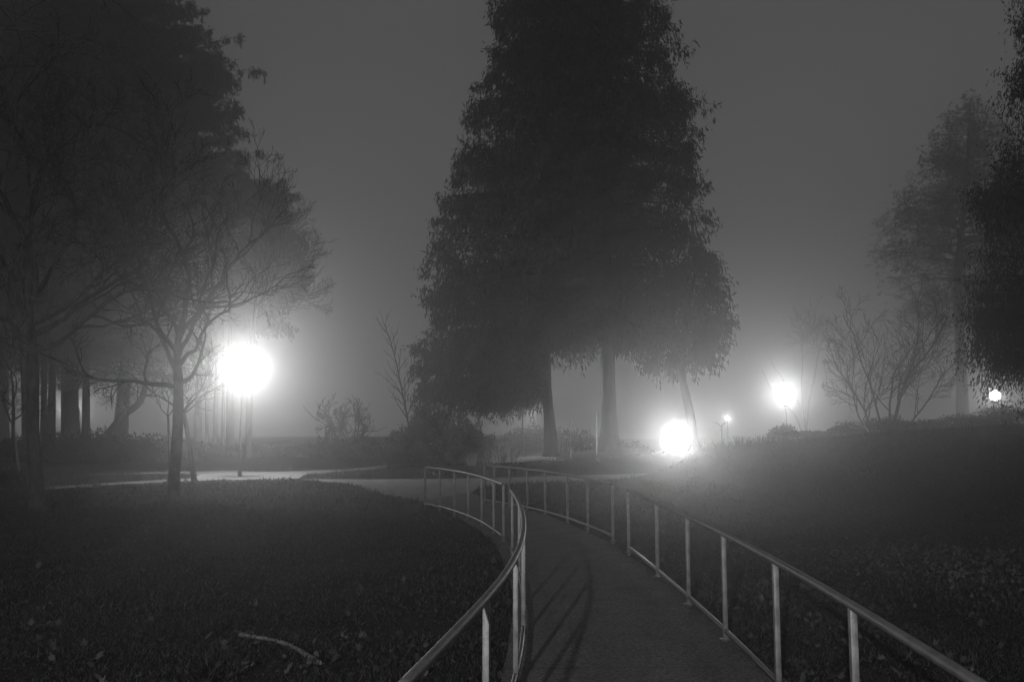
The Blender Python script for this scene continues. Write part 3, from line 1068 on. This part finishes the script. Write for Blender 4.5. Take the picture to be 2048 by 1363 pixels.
# a hazy bare tree behind the big lamp
DZ = 48.0
c = at(555, 545, DZ)
near_tree("hazy bare tree reaching out above the big lamp",
          [(497, 925), (498, 850), (500, 760), (505, 680), (512, 600)], DZ, [0.22, 0.18, 0.15, 0.12, 0.08],
          [(508, 640, 0.7, 0.5, 0.8, 5.0, 0.05, (0.2, 0, 0)),
           (510, 620, 0.55, -0.2, 1.0, 5.5, 0.06, (0.2, 0, 0)), (512, 602, 0.2, 0.2, 1.0, 5.5, 0.06, (0.2, 0, 0)), (510, 612, 0.9, 0.3, 0.5, 4.5, 0.05, (0, 0, 0))],
          81, clear_of_lamp(ell(c[0], DZ, c[2], 3.9, 3.5, 5.2), 400, 645), group=None, counts=(12, 9, 5), lmin=0.25, tmin=0.011, bark=M['bark_dark'], wander=0.10)

WG = "woodland stems behind the left path"
for k, (px, lean, D, r, top, lb) in enumerate([
        (208, 78, 50.0, 0.26, 790, "leaning dark stem crossing the gap between two fir trunks"),
        (86, 6, 49.0, 0.17, 600, "dark stem just right of the dark straight trunk at left"),
        (352, 0, 54.0, 0.22, 720, "dim stem half hidden by the forked tree"),
        (395, 4, 58.0, 0.26, 700, "dim stem left of the pale stems"),
        (414, -2, 57.0, 0.11, 740, "pale thin stem, leftmost of three in the haze"),
        (430, 3, 55.0, 0.15, 740, "pale stem, middle one of three in the haze"),
        (446, 2, 57.0, 0.13, 745, "pale stem nearest the big lamp's post"),
        (460, 0, 60.0, 0.28, 720, "wide dim stem touching the big lamp's glow"),
        (52, -8, 50.0, 0.20, 640, "dim stem near the slender young tree at the left edge")]):
    b = at(px - (0 if lean < 50 else 28), 920, D)
    gz = Hs(b[0], D)
    root = thing("woodland_tree", lb, "tree", (b[0], D, gz), WG)
    o = np.array([b[0], D, gz])
    pale = "pale" in lb and "young" not in lb
    p1 = at(px + lean * 0.1, 870, D); p2 = at(px + lean * .5, (870 + top) / 2, D); p3 = at(px + lean, top, D)
    p4 = at(px + lean * 1.2, top - 120, D)
    trunk_tube(root, o, [o - [0, 0, .1], p1, p2, p3, p4], [r * 1.2, r, r * .85, r * .7, r * .3], M['bark_pale'] if pale else M['bark_dark'], 10)
    g = Bare(400 + k, None, counts=(6, 4), ratio=0.5, tmin=0.014, lmin=.3)
    for q in range(6 if px < 380 else 0):
        a = random.uniform(0, 6.28)
        s0 = p2 + (p3 - p2) * random.random() if q < 3 else p3 + (p4 - p3) * random.random()
        g.grow(s0, np.array([math.cos(a), math.sin(a), 0.55]) / 1.14, random.uniform(1.8, 3.2), r * .22, 1)
    if g.twigs.n or g.limbs.n:
        g.build(root, o, M['bark_dark'], M['twig'])


# ------------------------------------------------------------------ bushes
def bush(name, label, px, D, w, h, n, seed, m, leaf=(0.07, 0.13, 0.04, 0.07), group=None, sink=0.0, depth=None, lump=4, cat="bush", flat_top=0.0, twigs=20):
    rng = np.random.default_rng(seed)
    b = at(px, 900, D)
    gz = Hs(b[0], D) - sink
    root = thing(name, label, cat, (b[0], D, gz), group)
    depth = depth or w * 0.7
    lobes = []
    for i in range(lump):
        f = (i + 0.5) / lump
        lx = (f - 0.5) * w * 0.8 + rng.normal() * w * .05
        lh = h * (0.65 + 0.4 * rng.random()) * (1 - 0.35 * abs(2 * f - 1) ** 2)
        lobes.append((lx, rng.normal() * depth * .15, lh, w / lump * rng.uniform(0.8, 1.1) + .1))
    pts, nrm = [], []
    for (lx, ly, lh, lw) in lobes:
        k = n // lump
        u = rng.normal(size=(k, 3)); u /= np.linalg.norm(u, axis=1)[:, None]
        rr = rng.random(k) ** 0.35
        rad = 1 + 0.25 * np.sin(u[:, 0] * 7 + seed) * np.sin(u[:, 2] * 6) + rng.normal(size=k) * 0.07
        p = u * (rr * rad)[:, None] * [lw, depth * 0.5, lh * 0.52] + [lx, ly, lh * 0.48]
        keep = p[:, 2] > 0
        pts.append(p[keep]); nrm.append(u[keep])
    P, N = np.concatenate(pts), np.concatenate(nrm)
    k = len(P)
    d = N * 0.5 + rng.normal(size=(k, 3)) * 0.6 + [0, 0, 0.25]
    d /= np.linalg.norm(d, axis=1)[:, None]
    V, F = blades(P, P + d * rng.uniform(leaf[0], leaf[1], k)[:, None], rng.uniform(leaf[2], leaf[3], k), mid=0.5)
    t = Tubes()
    for i in range(twigs):
        a = rng.uniform(0, 6.28); s = rng.uniform(0.2, 0.9)
        top = np.array([math.cos(a) * w * .45 * s, math.sin(a) * depth * .4 * s, h * rng.uniform(0.8, 1.15) * (1 - .4 * s)])
        mid = top * [.45, .45, .5] + rng.normal(size=3) * .05
        t.add([np.array([math.cos(a) * .08, math.sin(a) * .08, -0.05]), mid, top], [0.018, 0.011, 0.004], 4, cap=False)
    with_leaves("foliage", t, V, F, M['twig'], m, root)
    return root


bush("leafy_bush", "dense leafy bush with glinting leaves at the foot of the left cedar", 845, 39.5, 3.3, 2.05, 30000, 501, M['leaf'], lump=5, depth=2.2)
bush("leafy_bush", "darker bush under the cedar fronds, right of the glinting bush", 935, 41.0, 2.4, 2.2, 16000, 502, M['leaf'], lump=3)
bush("leafy_bush", "tall spindly bush just behind the glinting bush", 862, 41.5, 1.9, 3.1, 11000, 503, M['leaf'], lump=3)
HG = "low shrubs behind the upper path"
for k, (px, D, w, h, lb) in enumerate([
        (600, 52, 4.6, 0.5, "low hazy shrub below the bright haze, nearest the big lamp"),
        (680, 50, 4.2, 0.9, "low hazy shrub in the middle of the haze"),
        (745, 47, 3.4, 0.9, "low hazy shrub left of the glinting bush"),
        (515, 50, 3.2, 0.7, "hazy shrub directly behind the big lamp's post"),
        (275, 46, 4.8, 1.5, "dark shrub at the foot of the flared fir"),
        (165, 46, 5.0, 1.6, "dark shrub beneath the huge hazy fir"),
        (60, 45, 4.6, 1.5, "dark shrub behind the slender young tree"),
        (370, 47, 4.0, 1.2, "dim shrub behind the leaning thin trunk")]):
    bush("low_shrub", lb, px, D, w, h, 5200, 520 + k, M['fir'], leaf=(0.15, 0.3, 0.06, 0.12), group=HG, lump=5, cat="shrub", twigs=8)
bush("fern_bush", "small ferny bush cut by the left edge of the lawn", -8, 22.0, 0.9, 0.75, 3000, 540, M['fir'], leaf=(0.06, 0.14, 0.02, 0.035), lump=3, cat="bush")
# undergrowth under the cedars
for k, (px, D, w, h, lb) in enumerate([
        (1160, 46, 3.2, 1.3, "dim shrub between the two cedar trunks"),
        (1255, 45, 3.0, 1.2, "dim shrub right of the thick cedar trunk"),
        (1055, 53, 3.6, 1.9, "sunken bush lit from behind by the hidden lamp")]):
    bush("low_shrub", lb, px, D, w, h, 4200, 550 + k, M['leaf'], leaf=(0.10, 0.2, 0.04, 0.08), group="shrubs under the cedars", lump=4, cat="shrub", twigs=8)
# shrubs along the crest at right
CGp = "shrubs along the right crest"
for k, (px, D, w, h, lb) in enumerate([
        (1566, 35.4, 1.1, 0.62, "crest shrub below the round lamp, the tallest on the left part"),
        (1630, 35.5, 1.7, 0.34, "thin straggly crest shrub right of the round lamp's post"),
        (1705, 35.6, 1.5, 0.52, "crest shrub under the pale arching canes"),
        (1772, 35.8, 1.5, 0.66, "crest shrub at the foot of the vase shaped tree"),
        (1850, 35.6, 2.2, 0.45, "low crest shrub right of the vase shaped tree"),
        (1935, 35.4, 2.2, 0.62, "crest shrub left of the shining right lamp"),
        (2020, 35.0, 1.8, 0.95, "crest shrub below the evergreen at the right edge")]):
    bush("crest_shrub", lb, px, D, w, h, 2600, 560 + k, M['leaf'], leaf=(0.06, 0.13, 0.03, 0.06), group=CGp, lump=4, cat="shrub", twigs=14)


# ------------------------------------------------------------------ strap-leaved clumps, canes, stakes
def strap_clump(label, px, py, D, n, h, spread, seed, m, name="strap_leaf_plant", group="strap leaved plants", width=0.035):
    rng = np.random.default_rng(seed)
    b = at(px, py, D)
    gz = Hs(b[0], D)
    V, Q = [], []
    for i in range(n):
        a = rng.uniform(0, 6.28)
        r0 = rng.random() * spread * 0.5
        p = np.array([math.cos(a) * r0 * 1.6, math.sin(a) * r0, 0.0])
        L = h * rng.uniform(0.6, 1.15)
        lean = rng.uniform(0.1, 0.75)
        d = np.array([math.cos(a + rng.normal() * .5), math.sin(a), 0])
        wv = np.array([-d[1], d[0], 0]) * width * .5 + np.array([0, 0, 0.003])
        st = len(V)
        K = 5
        for k in range(K + 1):
            t = k / K
            q = p + d * lean * L * t ** 1.6 + np.array([0, 0, L * (t - 0.35 * lean * t * t)])
            w = wv * (1 - t) ** 0.6
            V += [q - w, q + w]
        Q += [[st + 2 * k, st + 2 * k + 1, st + 2 * k + 3, st + 2 * k + 2] for k in range(K)]
    o = mesh_obj(name, np.array(V), np.array(Q), m, smooth_shade=False)
    o.location = (b[0], D, gz)
    return tag(o, label, "plant", group)


strap_clump("spiky strap leaved clump, the larger one above the railings", 1008, 915, 37.5, 130, 0.85, 1.1, 601, M['iris'])
strap_clump("spiky strap leaved clump, the smaller one on the left", 945, 915, 37.5, 45, 0.7, 0.5, 602, M['iris'])
strap_clump("few pale lit blades lying low right of the spiky clumps", 1100, 914, 37.0, 7, 0.35, 0.4, 603, M['sign'], group=None, width=0.03)
for k, px in enumerate([1432, 1447, 1462, 1480, 1500, 1520, 1538, 1405]):
    where = ["first", "second", "third", "fourth", "fifth", "sixth", "seventh"][[1, 2, 3, 4, 5, 6, 7, 0].index(k)] if k != 6 and False else None
    names = ["bladed crest tuft just right of the low lamp's glow", "bladed crest tuft in front of the bright pickets", "bladed crest tuft below the tiny far lamp",
             "leaning crest tuft midway between the low lamp and the round lamp", "broad crest tuft left of the round lamp's post shrub", "feathery crest tuft beside the tallest crest shrub",
             "crest tuft touching the tallest crest shrub", "short crest tuft inside the low lamp's glow"]
    strap_clump(names[k], px, 900, 35.2, 34, random.uniform(0.28, 0.5), 0.7, 610 + k, M['wild'], name="grass_tuft", group="grass tufts on the right crest", width=0.03)

# pickets catching light behind the crest
b = at(1440, 888, 44.0)
t = Tubes()
for i in range(7):
    hh = [0.35, 0.45, 0.42, 0.8, 0.5, 0.42, 0.35][i]
    t.box(((i - 3) * 0.19, 0, b[2] - 0.35 - Hs(b[0], 44.0) + hh / 2), 0.07, 0.03, hh + 0.3)
t.box((0, 0.03, b[2] - 0.30 - Hs(b[0], 44.0)), 1.4, 0.03, 0.07)
for sx in (-.6, .6):
    hh = b[2] - Hs(b[0], 44.0)
    t.box((sx, 0.035, hh / 2 - 0.3), 0.08, 0.05, hh)
o = t.build("picket_fence", M['sign'], smooth_shade=False)
o.location = (b[0], 44.0, Hs(b[0], 44.0))
tag(o, "short pale picket fence lit just behind the crest", "fence")
# lit forked bracket near the tiny lamp
b = at(1443, 846, 70.0); g = Hs(b[0], 70.0)
t = Tubes()
hh = b[2] - g
t.add([(0, 0, -.1), (0, 0, hh - .2)], [0.05, 0.05], 8)
t.add([(0, 0, hh - .25), (-.35, 0, hh + .05), (-.75, 0, hh + .15)], [0.04, 0.05, 0.04], 8)
t.add([(0, 0, hh - .25), (.2, 0, hh + .0), (.35, 0, hh + .05)], [0.04, 0.05, 0.04], 8)
o = t.build("signpost", M['sign'])
o.location = (b[0], 70.0, g)
tag(o, "pale forked post near the tiny far lamp", "signpost")

# arching pale canes
rng = np.random.default_rng(77)
b = at(1735, 850, 34.6); g = Hs(b[0], 34.6) + 0.12
t = Tubes()
for i, (dx, hz, wv) in enumerate([(-1.25, .42, .10), (-0.85, .58, .08), (-.5, .35, .06), (-.2, .5, .03)]):
    u = np.linspace(0, 1, 16)
    x = dx * u + 0.05 * np.sin(u * 9 + i)
    z = hz * (1.9 * u - 1.05 * u * u) + wv * np.sin(u * 11)
    t.add(np.stack([x, 0.2 * u, z], -1), 0.014 * (1 - .5 * u), 5, cap=False)
o = t.build("bramble_cane", M['sign'])
o.location = (b[0], 34.6, g)
tag(o, "pale curling bramble canes on the crest left of the vase shaped tree", "bramble")

# two thin pale stakes
for px, top, bot, lb in ((1141, 838, 906, "thinner shorter pale stake between the cedar trunks"), (1193, 826, 908, "taller pale stake close to the thick cedar trunk")):
    D = 38.5
    p0, p1 = at(px, bot, D), at(px, top, D)
    g = Hs(p0[0], D)
    t = Tubes()
    t.add([(0, 0, -0.15), (0.01, 0, (p1[2] - g) * .5), (0.0, 0, p1[2] - g)], [0.028, 0.026, 0.024] if px > 1150 else [0.016, 0.015, 0.014], 8)
    o = t.build("garden_stake", M['stake'])
    o.location = (p0[0], D, g)
    tag(o, lb, "stake", "pale stakes in front of the cedars")

# flat pale stone beside the upper path
b = onz(890, 922.5, 0.1)
rng = np.random.default_rng(5)
prof = [(0.0005, 0.13), (0.25, 0.125), (0.42, 0.10), (0.52, 0.05), (0.55, -0.06)]
V, Q = lathe(prof, 18)
V[:, 0] *= 0.95 * (1 + 0.08 * np.sin(np.arctan2(V[:, 1], V[:, 0]) * 3 + 1)); V[:, 1] *= 0.7
o = mesh_obj("flat_stone", V, Q, M['stone'])
o.location = (b[0], 40.0 if b[1] > 46 else b[1], Hs(b[0], b[1]) + .02)
tag(o, "flat pale stone lying beside the upper path", "stone")
# small pale stub in the middle verge
b = onz(870, 951, 0)
strap_clump("tiny pale blade standing alone in the grass between the two paths", 870, 951, b[1], 3, 0.2, 0.1, 640, M['iris'], name="grass_tuft", group=None)

# fallen branch with lichen in the near left grass
fb = [onz(a, b_, 0.05) for a, b_ in [(478, 1277), (515, 1284), (550, 1290), (585, 1302), (612, 1318), (640, 1334)]]
g0 = np.array([fb[2][0], fb[2][1], Hs(fb[2][0], fb[2][1])])
root = thing("fallen_branch", "pale lichened fallen branch lying on the near left grass", "branch", g0)
C = dense(np.array(fb), 10)
C[:, 2] = H(C[:, 0], C[:, 1]) + 0.04
t = Tubes()
t.add(C, 0.012 + 0.006 * np.random.default_rng(3).random(len(C)), 7, lumps=0.5)
t.build("stem", M['lichen_bark'], root, g0)
rng = np.random.default_rng(9)
nL = 260
ii = rng.integers(0, len(C), nL)
p = C[ii] + rng.normal(size=(nL, 3)) * [.02, .02, .012]
d = rng.normal(size=(nL, 3)); d /= np.linalg.norm(d, axis=1)[:, None]
V, F = blades(p - g0, p - g0 + d * rng.uniform(.006, .022, nL)[:, None], rng.uniform(.008, .02, nL))
mesh_obj("lichen", V, F, M['pale_litter'], root, smooth_shade=False)

# overhanging branches at the top left, from a tree just outside the view
DT = 13.0
b0 = at(-330, 905, DT); gz = Hs(b0[0], DT)
root = thing("overhanging_tree", "tree outside the left edge whose thin bare branches hang across the top left corner", "tree", (b0[0], DT, gz))
o_ = np.array([b0[0], DT, gz])
trunk_tube(root, o_, [o_ - [0, 0, .1], at(-335, 600, DT), at(-340, 200, DT), at(-335, -100, DT), at(-330, -260, DT)], [0.2, 0.17, 0.14, 0.10, 0.04], M['bark'])
g = Bare(91, None, counts=(10, 6, 4), ratio=0.38, tmin=0.0035, wander=0.07, up=-0.01, lmin=.15)
for (px, py, dx, dz, L, cz) in [(-335, -40, 1, 0.12, 4.3, -0.15), (-337, 60, 1, -0.05, 3.6, -0.1), (-335, -120, 1, 0.3, 4.6, -0.3)]:
    g.grow(at(px, py, DT), np.array([dx, 0.05, dz]) / math.hypot(dx, dz), L, 0.035, 0, (0, 0, cz), 0.35)
g.build(root, o_, M['bark'], M['twig'])


# ------------------------------------------------------------------ grass and fallen leaves (uncountable)
def scatter(n, xr, yr, dens, seed):
    rng = np.random.default_rng(seed)
    x = rng.uniform(xr[0], xr[1], n); y = rng.uniform(yr[0], yr[1], n)
    k = rng.random(n) < dens(x, y)
    return x[k], y[k], rng


def frustum(x, y, m=0.6):
    return np.abs(x) < y * 0.60 + m + 0.6


def lawn_layer(name, n, yr, hgt, wid, seed, m, label):
    xr = (-yr[1] * 0.62 - 1, yr[1] * 0.62 + 1)
    x, y, rng = scatter(n, xr, yr, lambda a, b: np.where(frustum(a, b), 0.35 + 0.65 * vnoise(a * 1.7, b * 1.7, 5), 0), seed)
    sd = path_sd(x, y)
    k = sd > 0.03 * rng.random(len(x)) - 0.04 * rng.random(len(x))
    x, y, sd = x[k], y[k], sd[k]
    z = H(x, y, sd)
    n = len(x)
    base = np.stack([x, y, z - 0.01], -1)
    clump = vnoise(x * 2.3 + 50, y * 2.3, 6)
    L = hgt * rng.uniform(0.5, 1.3, n) * (0.35 + 1.3 * clump ** 1.5)
    a = rng.uniform(0, 6.28, n)
    ln = rng.uniform(0.2, 1.1, n)
    d = np.stack([np.cos(a) * ln, np.sin(a) * ln, np.ones(n)], -1)
    d /= np.linalg.norm(d, axis=1)[:, None]
    V, F = blades(base, base + d * L[:, None], wid * rng.uniform(0.6, 1.3, n), mid=0.35, bend=0.06)
    return V, F


Vs, Fs, nn = [], [], 0
for (n, yr, hgt, wid, sd_) in [(190000, (3.2, 8.5), 0.075, 0.007, 1), (150000, (8.5, 17), 0.10, 0.014, 2), (100000, (17, 36), 0.12, 0.028, 3)]:
    V, F = lawn_layer("grass", n, yr, hgt, wid, 700 + sd_, M['grass'], "")
    Vs.append(V); Fs.append(F + nn); nn += len(V)
grass = mesh_obj("grass", np.concatenate(Vs), np.concatenate(Fs), M['grass'], smooth_shade=False)
tag(grass, "short dark grass covering the lawn and the slopes", "grass", kind="stuff")


def leaves(name, label, n, region, size, seed, m):
    rng = np.random.default_rng(seed)
    x, y = region(rng, n)
    sd = path_sd(x, y)
    k = (sd > -0.05) & frustum(x, y)
    x, y, sd = x[k], y[k], sd[k]
    n = len(x)
    z = np.maximum(H(x, y, sd) + 0.02 + rng.random(n) * 0.035, np.where(sd < 0, 0.04, -9))
    c = np.stack([x, y, z], -1)
    a = rng.uniform(0, 6.28, n)
    s = rng.uniform(size[0], size[1], n)
    tilt = rng.normal(size=(n, 2)) * 0.6
    u = np.stack([np.cos(a), np.sin(a), tilt[:, 0]], -1) * s[:, None]
    v = np.stack([-np.sin(a), np.cos(a), tilt[:, 1]], -1) * s[:, None] * 0.75
    # seven-point lobed leaf
    pts = [(-1, 0, 0), (-.35, .55, .12), (.0, .30, .05), (.45, .75, .18), (.45, .22, .03), (1, 0, .15), (.45, -.22, .03), (.45, -.75, .18), (0, -.3, .05), (-.35, -.55, .12)]
    V = np.stack([c + u * p[0] * .5 + v * p[1] + np.array([0, 0, 1]) * (p[2] * s)[:, None] for p in pts], 1).reshape(-1, 3)
    b = np.arange(n)[:, None] * 10
    F = np.concatenate([b + [0, 1, 2], b + [0, 2, 8], b + [0, 8, 9], b + [2, 3, 4], b + [8, 2, 4], b + [8, 4, 6], b + [6, 7, 8], b + [4, 5, 6]])
    o = mesh_obj(name, V, F, m, smooth_shade=False)
    return tag(o, label, "leaves", kind="stuff")


def reg_near(rng, n):
    x = rng.normal(-1.3, 0.9, n); y = rng.uniform(4.0, 7.5, n)
    return x, y


def reg_wide(rng, n):
    y = 3.6 + 22 * rng.random(n) ** 1.3
    return rng.uniform(-1, 1, n) * (y * .62 + .5), y


pr = onz(1860, 1150, 0.6)


def reg_patch(rng, n):
    x = rng.normal(5.6, 0.8, n); y = rng.normal(11.2, 1.1, n)
    return x, y


def reg_right(rng, n):
    y = rng.uniform(5, 10, n)
    return 2.0 + rng.random(n) ** 1.6 * 1.6, y


leaves("fallen_leaves", "large dead leaves heaped on the near left grass", 420, reg_near, (0.03, 0.075), 801, M['litter'])
leaves("fallen_leaves", "dead leaves strewn thinly over the lawn", 1500, reg_wide, (0.03, 0.08), 802, M['litter'])
leaves("fallen_leaves", "patch of small pale leaves on the right slope", 1500, reg_patch, (0.03, 0.06), 803, M['pale_litter'])
leaves("fallen_leaves", "dead leaves gathered beyond the near right handrail", 300, reg_right, (0.03, 0.08), 804, M['litter'])

def reg_edge(rng, n):
    k = rng.integers(0, len(re_) - 1, n)
    t = rng.random(n)
    p = re_[k] + (re_[k + 1] - re_[k]) * t[:, None]
    off = np.abs(rng.normal(size=n)) * 0.07
    return p[:, 0] - off, p[:, 1] - off * 0.3


def deck_leaves(name, label, n, reg, size, seed, m):
    rng = np.random.default_rng(seed)
    x, y = reg(rng, n)
    k = inside(ramp_poly, x, y) & (y > 2)
    x, y = x[k], y[k]
    n = len(x)
    c = np.stack([x, y, np.full(n, 0.034)], -1)
    d = rng.normal(size=(n, 3)) * [1, 1, 0.12]
    d[:, 2] = np.abs(d[:, 2])
    d /= np.linalg.norm(d, axis=1)[:, None]
    L = rng.uniform(size[0], size[1], n)
    V, F = blades(c, c + d * L[:, None], L * rng.uniform(.3, .7, n), wdir=np.tile([0.1, 0.1, 1.0], (n, 1)))
    o = mesh_obj(name, V, F, m, smooth_shade=False)
    return tag(o, label, "debris", kind="stuff")


deck_leaves("leaf_debris", "dark crumbs and wet leaf bits gathered along the ramp's right edge", 2600, reg_edge, (0.01, 0.05), 811, M['litter'])
deck_leaves("leaf_debris", "a few wet leaf bits strewn on the ramp", 160, lambda r, n: (r.uniform(-.6, 2, n), r.uniform(3, 20, n)), (0.012, 0.04), 812, M['litter'])

# ------------------------------------------------------------------ haze
hm = bpy.data.materials.new("haze_air")
hm.use_nodes = True
nt = hm.node_tree
for n in list(nt.nodes):
    nt.nodes.remove(n)
out = nt.nodes.new("ShaderNodeOutputMaterial")
pv = nt.nodes.new("ShaderNodeVolumePrincipled")
pv.inputs["Color"].default_value = (0.95, 0.95, 0.95, 1)
pv.inputs["Density"].default_value = FOG
pv.inputs["Anisotropy"].default_value = FOG_G
nt.links.new(pv.outputs[0], out.inputs["Volume"])
t = Tubes()
t.box((0, 65, 19.0), 310, 214, 48.0)
hz = t.build("haze", hm, smooth_shade=False)
tag(hz, None, None, kind="stuff")
